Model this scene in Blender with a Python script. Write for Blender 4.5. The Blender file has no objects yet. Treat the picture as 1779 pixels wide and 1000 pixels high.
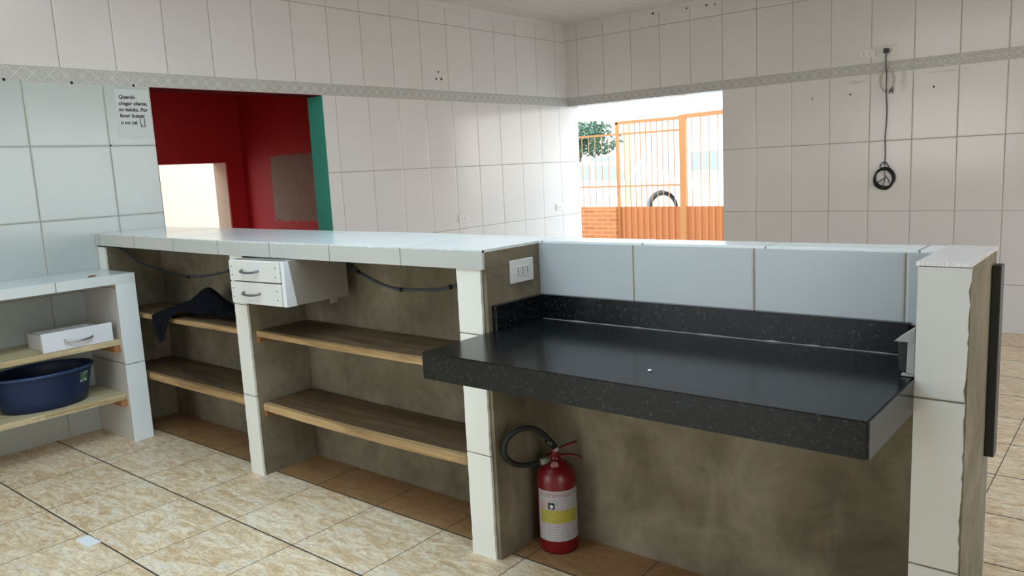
import bpy, bmesh, math, random
from mathutils import Vector, Matrix, noise as mnoise
random.seed(7)
sc = bpy.context.scene
COL = sc.collection
R = math.radians
PI = math.pi

# ------------------------------------------------------------------ materials
def srgb(r, g, b):
    f = lambda c: (c / 255 / 12.92) if c / 255 <= .04045 else ((c / 255 + .055) / 1.055) ** 2.4
    return (f(r), f(g), f(b), 1)

class NT:
    def __init__(s, name):
        s.m = bpy.data.materials.new(name); s.m.use_nodes = True
        s.t = s.m.node_tree; s.b = s.t.nodes['Principled BSDF']
    def n(s, typ, **kw):
        o = s.t.nodes.new(typ)
        for k, v in kw.items(): setattr(o, k, v)
        return o
    def link(s, a, b): s.t.links.new(a, b)
    def put(s, sock, v):
        if hasattr(v, 'is_linked'): s.link(v, sock)
        else: sock.default_value = v
    def math(s, op, a, b=None, c=None, clamp=False):
        o = s.n('ShaderNodeMath', operation=op, use_clamp=clamp)
        for i, v in enumerate((a, b, c)):
            if v is not None: s.put(o.inputs[i], v)
        return o.outputs[0]
    def pos(s):
        g = s.n('ShaderNodeNewGeometry'); x = s.n('ShaderNodeSeparateXYZ')
        s.link(g.outputs['Position'], x.inputs[0]); return g.outputs['Position'], x.outputs
    def objc(s, which='Object'):
        g = s.n('ShaderNodeTexCoord'); x = s.n('ShaderNodeSeparateXYZ')
        s.link(g.outputs[which], x.inputs[0]); return g.outputs[which], x.outputs
    def scale(s, vec, sx, sy, sz):
        o = s.n('ShaderNodeVectorMath', operation='MULTIPLY'); s.link(vec, o.inputs[0]); o.inputs[1].default_value = (sx, sy, sz)
        return o.outputs[0]
    def noise(s, vec, scale=5, detail=4, rough=.55, dist=0, out='Fac'):
        o = s.n('ShaderNodeTexNoise'); s.link(vec, o.inputs['Vector'])
        o.inputs['Scale'].default_value = scale; o.inputs['Detail'].default_value = detail
        o.inputs['Roughness'].default_value = rough; o.inputs['Distortion'].default_value = dist
        return o.outputs[out]
    def ramp(s, fac, stops):
        o = s.n('ShaderNodeValToRGB'); s.put(o.inputs[0], fac)
        cr = o.color_ramp
        while len(cr.elements) < len(stops): cr.elements.new(.5)
        for e, (p, c) in zip(cr.elements, stops): e.position = p; e.color = c if len(c) == 4 else (*c, 1)
        return o.outputs[0]
    def mix(s, fac, a, b, mode='MIX'):
        o = s.n('ShaderNodeMix', data_type='RGBA', blend_type=mode)
        s.put(o.inputs[0], fac); s.put(o.inputs[6], a); s.put(o.inputs[7], b)
        return o.outputs[2]
    def mapr(s, v, a, b, c=0., d=1.):
        o = s.n('ShaderNodeMapRange', interpolation_type='SMOOTHSTEP')
        s.put(o.inputs[0], v)
        for i, q in enumerate((a, b, c, d)): o.inputs[i + 1].default_value = q
        return o.outputs[0]
    def linedist(s, c, p, off):
        q = s.math('ADD', s.math('DIVIDE', s.math('SUBTRACT', c, off), p), .5)
        q = s.math('ABSOLUTE', s.math('SUBTRACT', s.math('FRACT', q), .5))
        return s.math('MULTIPLY', q, p)
    def nearest(s, c, vals):
        r = None
        for v in vals:
            q = s.math('ABSOLUTE', s.math('SUBTRACT', c, v))
            r = q if r is None else s.math('MINIMUM', r, q)
        return r
    def bump(s, h, strength=.3, dist=.01):
        o = s.n('ShaderNodeBump'); s.link(h, o.inputs['Height']); o.inputs['Strength'].default_value = strength
        o.inputs['Distance'].default_value = dist; s.link(o.outputs[0], s.b.inputs['Normal'])
    def set(s, color=None, rough=None, metal=None, spec=None):
        if color is not None: s.put(s.b.inputs['Base Color'], color)
        if rough is not None: s.put(s.b.inputs['Roughness'], rough)
        if metal is not None: s.put(s.b.inputs['Metallic'], metal)
        if spec is not None: s.put(s.b.inputs['Specular IOR Level'], spec)
        return s.m

def plain(name, col, rough=.5, metal=0., var=.06, scale=20):
    k = NT(name); v, _ = k.objc()
    f = k.noise(v, scale, 4)
    c = k.mix(k.math('MULTIPLY', f, 1.0), tuple(x * (1 - var) for x in col[:3]) + (1,), tuple(min(1, x * (1 + var)) for x in col[:3]) + (1,))
    k.bump(f, .05, .002)
    return k.set(c, rough, metal)

def tiles(name, col, ax=None, pu=.3, ou=0., rows=(), grout=srgb(146, 136, 118), gw=.0034, rough=.16, dirt=.05, extra_u=()):
    k = NT(name); v, xyz = k.pos()
    d = None
    if ax is not None:
        d = k.linedist(xyz[ax], pu, ou)
    if extra_u:
        q = k.nearest(xyz[extra_u[0]], extra_u[1]); d = q if d is None else k.math('MINIMUM', d, q)
    if rows:
        q = k.nearest(xyz[2], rows); d = q if d is None else k.math('MINIMUM', d, q)
    n1 = k.noise(v, 3.5, 5, .6); n2 = k.noise(v, 40, 3)
    base = k.mix(n1, tuple(c * (1 - dirt) for c in col[:3]) + (1,), tuple(min(1, c * (1 + dirt * .6)) for c in col[:3]) + (1,))
    if d is None:
        k.bump(n1, .05, .004); return k.set(base, rough)
    if ax is not None:
        ids = k.math('FLOOR', k.math('DIVIDE', k.math('SUBTRACT', xyz[ax], ou), pu))
        rid = 0.
        for z in rows: rid = k.math('ADD', rid, k.math('GREATER_THAN', xyz[2], z))
        wn = k.n('ShaderNodeTexWhiteNoise', noise_dimensions='2D'); cb = k.n('ShaderNodeCombineXYZ')
        k.put(cb.inputs[0], ids); k.put(cb.inputs[1], rid); k.link(cb.outputs[0], wn.inputs['Vector'])
        val = k.math('MULTIPLY_ADD', wn.outputs['Value'], .045, .965)
        o = k.n('ShaderNodeVectorMath', operation='SCALE'); k.link(base, o.inputs[0]); k.link(val, o.inputs['Scale']); base = o.outputs[0]
    wob = k.math('MULTIPLY_ADD', n2, .0016, -.0008)
    dd = k.math('ADD', d, wob)
    g = k.mapr(dd, gw * .45, gw * .75)
    c = k.mix(g, k.mix(n1, tuple(x * .75 for x in grout[:3]) + (1,), tuple(min(1, x * 1.3) for x in grout[:3]) + (1,)), base)
    h = k.math('ADD', k.mapr(dd, 0., .009), k.math('MULTIPLY', n1, .35))
    k.bump(h, .35, .0035)
    return k.set(c, k.math('SUBTRACT', .62, k.math('MULTIPLY', g, .62 - rough)))

WHITE = (.71, .68, .67, 1)
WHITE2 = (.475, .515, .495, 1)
M = {}
M['tile_up_left'] = tiles('tile_up_left', WHITE, 1, .3025, -.066, (2.545,))
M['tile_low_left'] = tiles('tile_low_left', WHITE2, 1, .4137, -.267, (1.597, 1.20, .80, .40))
M['tile_low_far'] = tiles('tile_low_far', WHITE, 1, .3035, 1.772, (1.39, .863, .336))
M['tile_right_up'] = tiles('tile_right_up', WHITE, 0, .3015, .135, (2.56,))
M['tile_right_low'] = tiles('tile_right_low', WHITE, 0, .3025, 1.937, (1.423, .884, .35))
def smudge(mat, spots):
    k = NT.__new__(NT); k.m = mat; k.t = mat.node_tree; k.b = k.t.nodes['Principled BSDF']
    v, xyz = k.pos(); n = k.noise(v, 22, 4, .6); src = k.b.inputs['Base Color'].links[0].from_socket
    m = None
    for x, z, sx, sz in spots:
        q = k.math('ADD', k.math('POWER', k.math('ABSOLUTE', k.math('DIVIDE', k.math('SUBTRACT', xyz[0], x), sx)), 2.), k.math('POWER', k.math('ABSOLUTE', k.math('DIVIDE', k.math('SUBTRACT', xyz[2], z), sz)), 2.))
        q = k.math('SUBTRACT', 1., k.mapr(q, .2, 1.)); m = q if m is None else k.math('MAXIMUM', m, q)
    m = k.math('MULTIPLY', k.math('MULTIPLY', m, k.mapr(n, .3, .65)), .4)
    k.link(k.mix(m, src, (.30, .27, .22, 1)), k.b.inputs['Base Color'])
smudge(M['tile_right_low'], [(2.71, 1.885, .13, .014), (3.36, 1.90, .22, .008), (3.08, 1.86, .03, .12), (3.0, 1.99, .10, .05)])
M['tile_jamb'] = tiles('tile_jamb', WHITE, None)
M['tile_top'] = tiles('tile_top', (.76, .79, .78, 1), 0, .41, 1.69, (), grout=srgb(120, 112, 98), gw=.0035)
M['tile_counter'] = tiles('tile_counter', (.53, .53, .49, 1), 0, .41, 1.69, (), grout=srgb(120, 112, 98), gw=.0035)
M['tile_facing'] = tiles('tile_facing', (.46, .485, .49, 1), 0, .4118, 3.295, (), grout=srgb(135, 125, 105), gw=.0045)
M['tile_pillar'] = tiles('tile_pillar', (.82, .81, .74, 1), None, rows=(.382, .81), grout=srgb(110, 100, 85), gw=.003)
M['tile_end'] = tiles('tile_end', (.62, .615, .57, 1), None, rows=(.357, .778), grout=srgb(110, 100, 85), gw=.004)
M['tile_bench'] = tiles('tile_bench', (.80, .86, .87, 1), None, rows=(.427,), grout=srgb(110, 105, 95), gw=.0035)
M['tile_bench_slab'] = tiles('tile_bench_slab', (.72, .75, .73, 1), 1, .4137, -.389, (), grout=srgb(120, 112, 98), gw=.0035)

def frieze(name, ax):
    k = NT(name); v, xyz = k.pos()
    P = .082
    z = k.math('DIVIDE', k.math('SUBTRACT', xyz[2], 1.933), P); u = k.math('DIVIDE', xyz[ax], P)
    a = k.math('PINGPONG', k.math('ADD', u, z), .5); b = k.math('PINGPONG', k.math('SUBTRACT', u, z), .5)
    # interlaced raised strands: a main cord with a thinner one running beside it
    def strand(q): return k.math('MAXIMUM', k.math('SUBTRACT', 1., k.mapr(q, .035, .075)), k.math('MULTIPLY', k.mapr(q, .13, .17), k.math('SUBTRACT', 1., k.mapr(q, .20, .24))))
    h = k.math('MAXIMUM', strand(a), strand(b))
    e = k.math('MINIMUM', k.math('ABSOLUTE', k.math('SUBTRACT', xyz[2], 1.9345)), k.math('ABSOLUTE', k.math('SUBTRACT', xyz[2], 2.0135)))
    eg = k.mapr(e, .0012, .003)
    h = k.math('MULTIPLY', h, eg)
    n1 = k.noise(v, 14, 4)
    c = k.mix(h, k.mix(n1, (.44, .435, .41, 1), (.50, .49, .465, 1)), (.68, .67, .64, 1))
    k.bump(h, .8, .006)
    return k.set(c, .25)
M['frieze_left'] = frieze('frieze_left', 1); M['frieze_right'] = frieze('frieze_right', 0)

def floor_mat():
    k = NT('floor_tile'); v, xyz = k.pos()
    ox = k.math('DIVIDE', k.math('SUBTRACT', xyz[0], .175), .3985); oy = k.math('DIVIDE', k.math('SUBTRACT', xyz[1], .076), .4135)
    dx = k.linedist(xyz[0], .3985, .175); dy = k.linedist(xyz[1], .4135, .076)
    wn = k.n('ShaderNodeTexWhiteNoise', noise_dimensions='2D'); cb = k.n('ShaderNodeCombineXYZ')
    k.link(k.math('FLOOR', ox), cb.inputs[0]); k.link(k.math('FLOOR', oy), cb.inputs[1]); k.link(cb.outputs[0], wn.inputs['Vector'])
    sh = k.n('ShaderNodeVectorMath', operation='MULTIPLY_ADD'); k.link(wn.outputs['Color'], sh.inputs[0]); sh.inputs[1].default_value = (7, 7, 7)
    mp = k.n('ShaderNodeMapping'); k.link(v, mp.inputs[0]); mp.inputs['Rotation'].default_value = (0, 0, R(-38)); mp.inputs['Scale'].default_value = (.85, 2.6, 1.)
    k.link(mp.outputs[0], sh.inputs[2])
    w = sh.outputs[0]
    n1 = k.noise(w, 6.0, 8, .68, 1.9); n2 = k.noise(w, 10, 8, .72, 1.3); n3 = k.noise(v, 1.4, 3)
    c = k.ramp(n1, [(.26, srgb(178, 142, 102)), (.40, srgb(218, 186, 144)), (.52, srgb(238, 214, 180)), (.62, srgb(244, 230, 206)), (.74, srgb(218, 190, 154))])
    vein = k.mapr(k.math('ABSOLUTE', k.math('SUBTRACT', n2, .5)), 0., .05)
    c = k.mix(k.math('MULTIPLY', k.math('SUBTRACT', 1., vein), .5), c, srgb(160, 126, 92))
    pale = k.mapr(k.noise(w, 9, 6, .6, .8), .56, .68)
    c = k.mix(k.math('MULTIPLY', pale, .6), c, srgb(230, 222, 206))
    val = k.math('MULTIPLY_ADD', k.math('ADD', wn.outputs['Value'], n3), .07, .91)
    o = k.n('ShaderNodeVectorMath', operation='SCALE'); k.link(c, o.inputs[0]); k.link(val, o.inputs['Scale']); c = o.outputs[0]
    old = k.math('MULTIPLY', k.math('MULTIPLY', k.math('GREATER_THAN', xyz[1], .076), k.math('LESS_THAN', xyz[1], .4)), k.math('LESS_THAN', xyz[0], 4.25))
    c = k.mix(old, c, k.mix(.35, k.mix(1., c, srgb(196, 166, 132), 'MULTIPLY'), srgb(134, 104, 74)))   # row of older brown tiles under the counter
    wob = k.math('MULTIPLY_ADD', k.noise(v, 30, 3), .002, -.001)
    gy = k.mapr(k.math('ADD', dy, wob), .0028, .0042); gx = k.mapr(k.math('ADD', dx, wob), .0012, .0024)
    g = k.math('MULTIPLY', gy, gx)
    c = k.mix(g, srgb(62, 54, 46), c)
    h = k.math('ADD', g, k.math('MULTIPLY', n2, .25))
    k.bump(h, .3, .003)
    k.set(c, k.math('SUBTRACT', .8, k.math('MULTIPLY', g, .42)))
    return k.m
M['floor'] = floor_mat()

def concrete():
    k = NT('concrete'); v, xyz = k.pos()
    n1 = k.noise(v, 3.2, 6, .62, .5); n2 = k.noise(v, 18, 6, .7); n3 = k.noise(k.scale(v, 6, 6, 1.0), 2.2, 4)
    c = k.ramp(n1, [(.28, srgb(94, 85, 68)), (.5, srgb(122, 112, 91)), (.72, srgb(147, 137, 116))])
    c = k.mix(k.math('MULTIPLY', k.mapr(n2, .45, .7), .3), c, srgb(88, 79, 64))
    c = k.mix(k.math('MULTIPLY', k.mapr(n3, .55, .72), .22), c, srgb(164, 155, 134))
    k.bump(k.math('ADD', n2, k.math('MULTIPLY', n1, .6)), .35, .006)
    return k.set(c, .9)
M['concrete'] = concrete()

def wood(name, dark, light, axis=0, rough=.65, stain=.25):
    k = NT(name); v, xyz = k.pos()
    s = [3, 3, 3]; s = [26, 26, 26]; s[axis] = 1.6
    g = k.noise(k.scale(v, *s), 1.0, 6, .65, .8); b = k.noise(v, 3, 5)
    c = k.mix(k.mapr(g, .3, .72), dark, light)
    c = k.mix(k.math('MULTIPLY', k.mapr(b, .48, .7), stain), c, tuple(x * .45 for x in dark[:3]) + (1,))
    k.bump(g, .25, .003)
    return k.set(c, rough)
M['wood_brown'] = wood('wood_brown', srgb(78, 58, 38), srgb(116, 92, 62))
M['wood_edge'] = wood('wood_edge', srgb(140, 108, 66), srgb(192, 160, 112), stain=.4)
M['wood_cleat'] = wood('wood_cleat', srgb(130, 84, 48), srgb(170, 118, 72), 1)
M['wood_pale'] = wood('wood_pale', srgb(176, 156, 112), srgb(214, 202, 164), 1, stain=.2)
M['wood_pale_edge'] = wood('wood_pale_edge', srgb(166, 142, 100), srgb(216, 200, 164), 1, stain=.35)

def granite():
    k = NT('black_granite'); v, xyz = k.pos()
    vo = k.n('ShaderNodeTexVoronoi', feature='F1'); vo.inputs['Scale'].default_value = 170; k.link(v, vo.inputs['Vector'])
    n = k.noise(v, 60, 6, .7); n2 = k.noise(v, 95, 4, .65)
    c = k.ramp(n, [(.38, (.003, .004, .005, 1)), (.56, (.006, .007, .008, 1)), (.68, (.016, .018, .018, 1)), (.80, (.04, .042, .04, 1))])
    sp = k.mapr(n2, .58, .68)
    c = k.mix(k.math('MULTIPLY', sp, .55), c, (.085, .084, .072, 1))
    k.bump(k.noise(v, 9, 3), .02, .004)
    sm = k.noise(v, 2.6, 5, .6)
    return k.set(c, k.math('MULTIPLY_ADD', sm, .16, .10), spec=.36)
M['granite'] = granite()

def red_wall(patch):
    k = NT('red_paint_patched' if patch else 'red_paint'); v, xyz = k.pos()
    n = k.noise(v, 3, 5); n2 = k.noise(v, 9, 5, .7)
    c = k.mix(n, srgb(166, 20, 26), srgb(190, 30, 34))
    if patch:
        wx = k.math('MULTIPLY_ADD', n2, .09, -.045)
        ex = k.mapr(k.math('ADD', xyz[0], wx), -1.575, -1.562)
        ez = k.math('SUBTRACT', 1., k.mapr(k.math('ADD', xyz[2], wx), 1.562, 1.572))
        eb = k.mapr(k.math('ADD', xyz[2], k.math('MULTIPLY', wx, 1.2)), .985, .998)
        m = k.math('MULTIPLY', k.math('MULTIPLY', ex, ez), eb)
        c = k.mix(m, c, k.mix(n2, srgb(120, 100, 86), srgb(152, 132, 116)))
    k.bump(n2, .2, .004)
    return k.set(c, .55)
M['red'] = red_wall(False); M['red_patch'] = red_wall(True)

def pvc():
    k = NT('pvc_ceiling'); v, xyz = k.pos()
    d = k.linedist(xyz[0], .066, .01); d2 = k.linedist(xyz[0], .198, .01)
    g = k.math('MULTIPLY', k.mapr(d, .002, .012, .62, 1.), k.mapr(d2, .002, .009, .60, 1.))
    n = k.noise(v, 2, 3)
    c = k.mix(g, (.25, .22, .22, 1), k.mix(n, (.62, .56, .555, 1), (.68, .62, .61, 1)))
    k.bump(g, .5, .004)
    return k.set(c, .35)
M['pvc'] = pvc()

M['trim'] = plain('white_trim', (.62, .59, .57, 1), .4)
M['teal'] = plain('teal_paint', srgb(66, 168, 144), .5, var=.12, scale=8)
M['cream'] = plain('cream_wall', (.80, .68, .50, 1), .8, var=.1, scale=3)
M['beige'] = plain('beige_jamb', srgb(180, 152, 128), .8, var=.08)
M['grey_floor'] = plain('cement_ground', (.46, .44, .42, 1), .9, var=.1, scale=2)
k = NT('maroon_lining'); M['maroon'] = k.set(srgb(96, 14, 20), .95, spec=.05)
M['earth'] = plain('earth_ground', (.50, .40, .31, 1), .9, var=.1, scale=2)
M['white_plastic'] = plain('white_plastic', (.74, .73, .70, 1), .35, var=.03)
M['dark_hole'] = plain('dark_hole', (.012, .011, .010, 1), .7)
M['grey_metal'] = plain('grey_metal', (.20, .20, .21, 1), .35, .9)
M['steel'] = plain('steel', (.5, .5, .5, 1), .3, 1.)
M['white_laminate'] = plain('white_laminate', (.74, .735, .69, 1), .32, var=.04, scale=12)
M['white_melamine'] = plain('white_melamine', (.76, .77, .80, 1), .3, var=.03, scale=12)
M['shaded_laminate'] = plain('shaded_laminate', (.29, .26, .22, 1), .45, var=.08, scale=9)  # cabinet sides, with the shade under the slab put into the colour
M['black_rubber'] = plain('black_rubber', (.006, .0065, .007, 1), .6, var=.2)
M['black_paint'] = plain('black_paint', (.016, .018, .017, 1), .42, var=.25, scale=12)
M['black_plastic'] = plain('black_plastic', (.012, .012, .013, 1), .35)
M['grey_cord'] = plain('grey_cord', (.07, .095, .13, 1), .5, var=.3, scale=30)
M['white_cord'] = plain('white_cord', (.50, .48, .43, 1), .5)
M['dark_cord'] = plain('dark_cord', (.035, .036, .042, 1), .45)
M['basin_blue'] = plain('basin_blue', (.003, .016, .065, 1), .45, var=.12, scale=6)
M['basin_rim'] = plain('basin_rim', (.020, .042, .125, 1), .35, var=.12, scale=6)
M['red_enamel'] = plain('red_enamel', (.15, .003, .006, 1), .32, var=.05)
M['cloth'] = plain('navy_cloth', (.004, .0045, .008, 1), .95, var=.5, scale=30); M['cloth'].node_tree.nodes['Principled BSDF'].inputs['Specular IOR Level'].default_value = .12
M['rod'] = plain('dark_rod', (.03, .024, .018, 1), .6)
M['chip_white'] = plain('chip_white', (.80, .80, .79, 1), .3, var=.02)
M['brick_crumb'] = plain('brick_crumb', (.30, .07, .04, 1), .9)
M['ink'] = plain('ink', (.02, .02, .028, 1), .7)
M['paper'] = plain('paper', (.56, .585, .57, 1), .6, var=.03, scale=8)
M['caulk'] = plain('caulk', (.22, .22, .20, 1), .6, var=.2)
M['orange_paint'] = plain('orange_paint', (.50, .20, .06, 1), .5, var=.12)
M['yellow_paint'] = plain('yellow_paint', (.66, .58, .30, 1), .6)
M['house_white'] = plain('house_white', (.78, .78, .78, 1), .9)
M['house_yellow'] = plain('house_yellow', (.75, .68, .40, 1), .9)
M['roof_tile'] = plain('roof_tile', (.45, .2, .12, 1), .9, var=.2)
M['glass_dark'] = plain('glass_dark', (.10, .12, .15, 1), .1)
M['glass_pale'] = plain('glass_pale', (.33, .35, .37, 1), .2)
M['car_white'] = plain('car_white', (.75, .75, .76, 1), .2)
M['tyre'] = plain('tyre', (.02, .02, .02, 1), .8)
M['bark'] = plain('bark', (.12, .08, .05, 1), .9, var=.3)
M['leaf'] = plain('leaf', (.06, .115, .06, 1), .6, var=.5, scale=4)
M['sticker'] = None

def sheet():
    k = NT('orange_sheet'); v, xyz = k.pos()
    n = k.noise(v, 3, 4)
    c = k.mix(n, (.50, .165, .050, 1), (.56, .19, .062, 1))
    return k.set(c, .6)
M['orange_sheet'] = sheet()
def brick():
    k = NT('painted_brick'); v, xyz = k.pos()
    b = k.n('ShaderNodeTexBrick'); mp = k.n('ShaderNodeCombineXYZ'); k.link(xyz[0], mp.inputs[0]); k.link(xyz[2], mp.inputs[1]); k.link(mp.outputs[0], b.inputs['Vector'])
    b.inputs['Scale'].default_value = 1.; b.inputs['Brick Width'].default_value = .22; b.inputs['Row Height'].default_value = .062
    b.inputs['Mortar Size'].default_value = .008
    b.inputs['Color1'].default_value = (.46, .13, .04, 1); b.inputs['Color2'].default_value = (.56, .19, .06, 1); b.inputs['Mortar'].default_value = (.62, .27, .12, 1)
    return k.set(b.outputs['Color'], .8)
M['brick'] = brick()

def sticker():
    k = NT('basin_sticker'); v, xyz = k.objc()
    n = k.noise(v, 60, 3)
    c = k.ramp(n, [(.42, (.02, .09, .05, 1)), (.52, (.10, .20, .08, 1)), (.60, (.5, .55, .45, 1))])
    return k.set(c, .4)
M['sticker'] = sticker()

def label_mat():
    k = NT('extinguisher_label')
    uv, q = k.objc('UV'); u, w = q[0], q[1]
    cb = k.n('ShaderNodeCombineXYZ'); k.link(u, cb.inputs[0]); k.link(w, cb.inputs[1])
    nv = k.scale(cb.outputs[0], 34, 70, 1)
    n = k.noise(nv, 1.0, 2, .5)
    lines = k.mapr(k.linedist(w, .042, .0), .004, .012)   # 1 off the print lines
    ink = k.math('MULTIPLY', k.math('SUBTRACT', 1., lines), k.mapr(n, .42, .52))
    band = lambda c, a, b: k.math('MULTIPLY', k.math('GREATER_THAN', c, a), k.math('LESS_THAN', c, b))
    base = (.44, .41, .41, 1)
    yel = k.math('MULTIPLY', band(w, .36, .62), band(u, .06, .94))
    c = k.mix(yel, base, (.42, .36, .04, 1))
    c = k.mix(k.math('MULTIPLY', ink, .75), c, (.07, .06, .09, 1))
    redtop = band(w, .88, .955)
    c = k.mix(k.math('MULTIPLY', redtop, k.math('MULTIPLY', k.mapr(n, .46, .54), .8)), c, (.25, .09, .09, 1))
    sq = k.math('MULTIPLY', band(w, .645, .775), band(u, .26, .40))
    c = k.mix(sq, c, (.012, .015, .03, 1))
    pic = k.math('LESS_THAN', k.math('ADD', k.math('POWER', k.math('DIVIDE', k.math('SUBTRACT', u, .335), .035), 2.), k.math('POWER', k.math('DIVIDE', k.math('SUBTRACT', w, .70), .035), 2.)), 1.)
    c = k.mix(pic, c, (.6, .6, .62, 1))
    sq2 = k.math('MULTIPLY', band(w, .65, .77), band(u, .08, .22))
    c = k.mix(k.math('MULTIPLY', sq2, k.mapr(n, .4, .6)), c, (.45, .18, .10, 1))
    return k.set(c, .35)
M['label'] = label_mat()

# ------------------------------------------------------------------ mesh helpers
class MB:
    def __init__(s): s.bm = bmesh.new(); s.uv = None
    def _add(s, bm2):
        me = bpy.data.meshes.new('tmp'); bm2.to_mesh(me); bm2.free(); s.bm.from_mesh(me); bpy.data.meshes.remove(me); return s
    def box(s, x0, x1, y0, y1, z0, z1, bev=0, mi=0, seg=2):
        b = bmesh.new(); bmesh.ops.create_cube(b, size=1)
        for v in b.verts: v.co = Vector((x0 + (v.co.x + .5) * (x1 - x0), y0 + (v.co.y + .5) * (y1 - y0), z0 + (v.co.z + .5) * (z1 - z0)))
        if bev: bmesh.ops.bevel(b, geom=b.edges[:], offset=bev, segments=seg, affect='EDGES', profile=.6)
        for f in b.faces: f.material_index = mi
        return s._add(b)
    def prism(s, pts, axis, a, b, mi=0, bev=0):
        """polygon given in the two other axes (in order), extruded along axis from a to b"""
        m = bmesh.new()
        def mk(p, t):
            if axis == 0: return (t, p[0], p[1])
            if axis == 1: return (p[0], t, p[1])
            return (p[0], p[1], t)
        A = [m.verts.new(mk(p, a)) for p in pts]; B = [m.verts.new(mk(p, b)) for p in pts]
        m.faces.new(A); m.faces.new(B[::-1])
        for i in range(len(pts)): m.faces.new((A[i], B[i], B[(i + 1) % len(pts)], A[(i + 1) % len(pts)]))
        bmesh.ops.recalc_face_normals(m, faces=m.faces)
        if bev: bmesh.ops.bevel(m, geom=m.edges[:], offset=bev, segments=2, affect='EDGES')
        for f in m.faces: f.material_index = mi
        return s._add(m)
    def tube(s, pts, r, n=10, closed=False, mi=0, caps=True):
        m = bmesh.new(); pts = [Vector(p) for p in pts]; N = len(pts); rings = []
        rr = r if isinstance(r, (list, tuple)) else [r] * N
        up = None
        for i, p in enumerate(pts):
            if closed: t = pts[(i + 1) % N] - pts[i - 1]
            else: t = pts[min(i + 1, N - 1)] - pts[max(i - 1, 0)]
            t.normalize()
            if up is None:
                up = Vector((0, 0, 1)) if abs(t.z) < .9 else Vector((1, 0, 0))
            x = up - t * up.dot(t)
            if x.length < 1e-5: x = t.orthogonal()
            x.normalize(); y = t.cross(x); up = x
            rings.append([m.verts.new(p + (x * math.cos(2 * PI * k / n) + y * math.sin(2 * PI * k / n)) * rr[i]) for k in range(n)])
        for i in range(N if closed else N - 1):
            A, B = rings[i], rings[(i + 1) % N]
            for k in range(n): m.faces.new((A[k], A[(k + 1) % n], B[(k + 1) % n], B[k])).smooth = True
        if caps and not closed: m.faces.new(rings[0][::-1]); m.faces.new(rings[-1])
        bmesh.ops.recalc_face_normals(m, faces=m.faces)
        for f in m.faces: f.material_index = mi
        return s._add(m)
    def lathe(s, prof, c=(0, 0, 0), n=40, axis=(0, 0, 1), sx=1, sy=1, mi=0, capped=True):
        m = bmesh.new(); rings = []
        q = Vector((0, 0, 1)).rotation_difference(Vector(axis))
        for r, z in prof:
            rings.append([m.verts.new(Vector(c) + q @ Vector((r * math.cos(2 * PI * k / n) * sx, r * math.sin(2 * PI * k / n) * sy, z))) for k in range(n)])
        for A, B in zip(rings, rings[1:]):
            for k in range(n): m.faces.new((A[k], A[(k + 1) % n], B[(k + 1) % n], B[k])).smooth = True
        if capped: m.faces.new(rings[0][::-1]); m.faces.new(rings[-1])
        bmesh.ops.recalc_face_normals(m, faces=m.faces)
        for f in m.faces: f.material_index = mi
        return s._add(m)
    def build(s, name, mat, parent=None, origin=None, local=False):
        me = bpy.data.meshes.new(name); 
        off = Vector((0, 0, 0))
        if parent is not None and not local: off = world_loc(parent)
        if parent is None and origin is not None: off = Vector(origin)
        if off.length: bmesh.ops.translate(s.bm, verts=s.bm.verts, vec=-off)
        s.bm.to_mesh(me); s.bm.free()
        for m in (mat if isinstance(mat, (list, tuple)) else [mat]): me.materials.append(m)
        o = bpy.data.objects.new(name, me); COL.objects.link(o)
        if parent is not None: o.parent = parent
        elif origin is not None: o.location = off
        return o

def world_loc(o):
    v = Vector((0, 0, 0))
    while o is not None: v += o.location; o = o.parent
    return v
def tag(o, label, cat, group=None, kind=None):
    o['label'] = label; o['category'] = cat
    if group: o['group'] = group
    if kind: o['kind'] = kind
    return o
def thing(name, label, cat, loc, group=None):
    o = bpy.data.objects.new(name, None); o.empty_display_size = .05; COL.objects.link(o); o.location = loc
    return tag(o, label, cat, group)
def struct(o, label=None):
    o['kind'] = 'structure'
    if label: o['label'] = label
    return o
def grid_wall(quads, axis, pos_a, pos_b):
    pass
def jag(p0, p1, n, amp, seed):
    """points from p0 to p1 with small chips taken out sideways"""
    rnd = random.Random(seed); out = []
    d = Vector((p1[0] - p0[0], p1[1] - p0[1])); nn = Vector((-d.y, d.x)).normalized()
    for i in range(n + 1):
        t = i / n; a = 0 if i in (0, n) else abs(rnd.gauss(0, amp))
        if i not in (0, n): t += rnd.uniform(-.3, .3) / n
        q = Vector(p0) + d * t + nn * a
        out.append((q.x, q.y))
    return out
def catmull(P, k=8, closed=False):
    P = [Vector(p) for p in P]; out = []; N = len(P)
    for i in range(N if closed else N - 1):
        g = lambda j: P[j % N] if closed else P[min(max(j, 0), N - 1)]
        a, b, c, d = g(i - 1), g(i), g(i + 1), g(i + 2)
        for s in range(k):
            t = s / k
            out.append(.5 * ((2 * b) + (c - a) * t + (2 * a - 5 * b + 4 * c - d) * t * t + (3 * b - a - 3 * c + d) * t ** 3))
    if not closed: out.append(P[-1])
    return out

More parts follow.
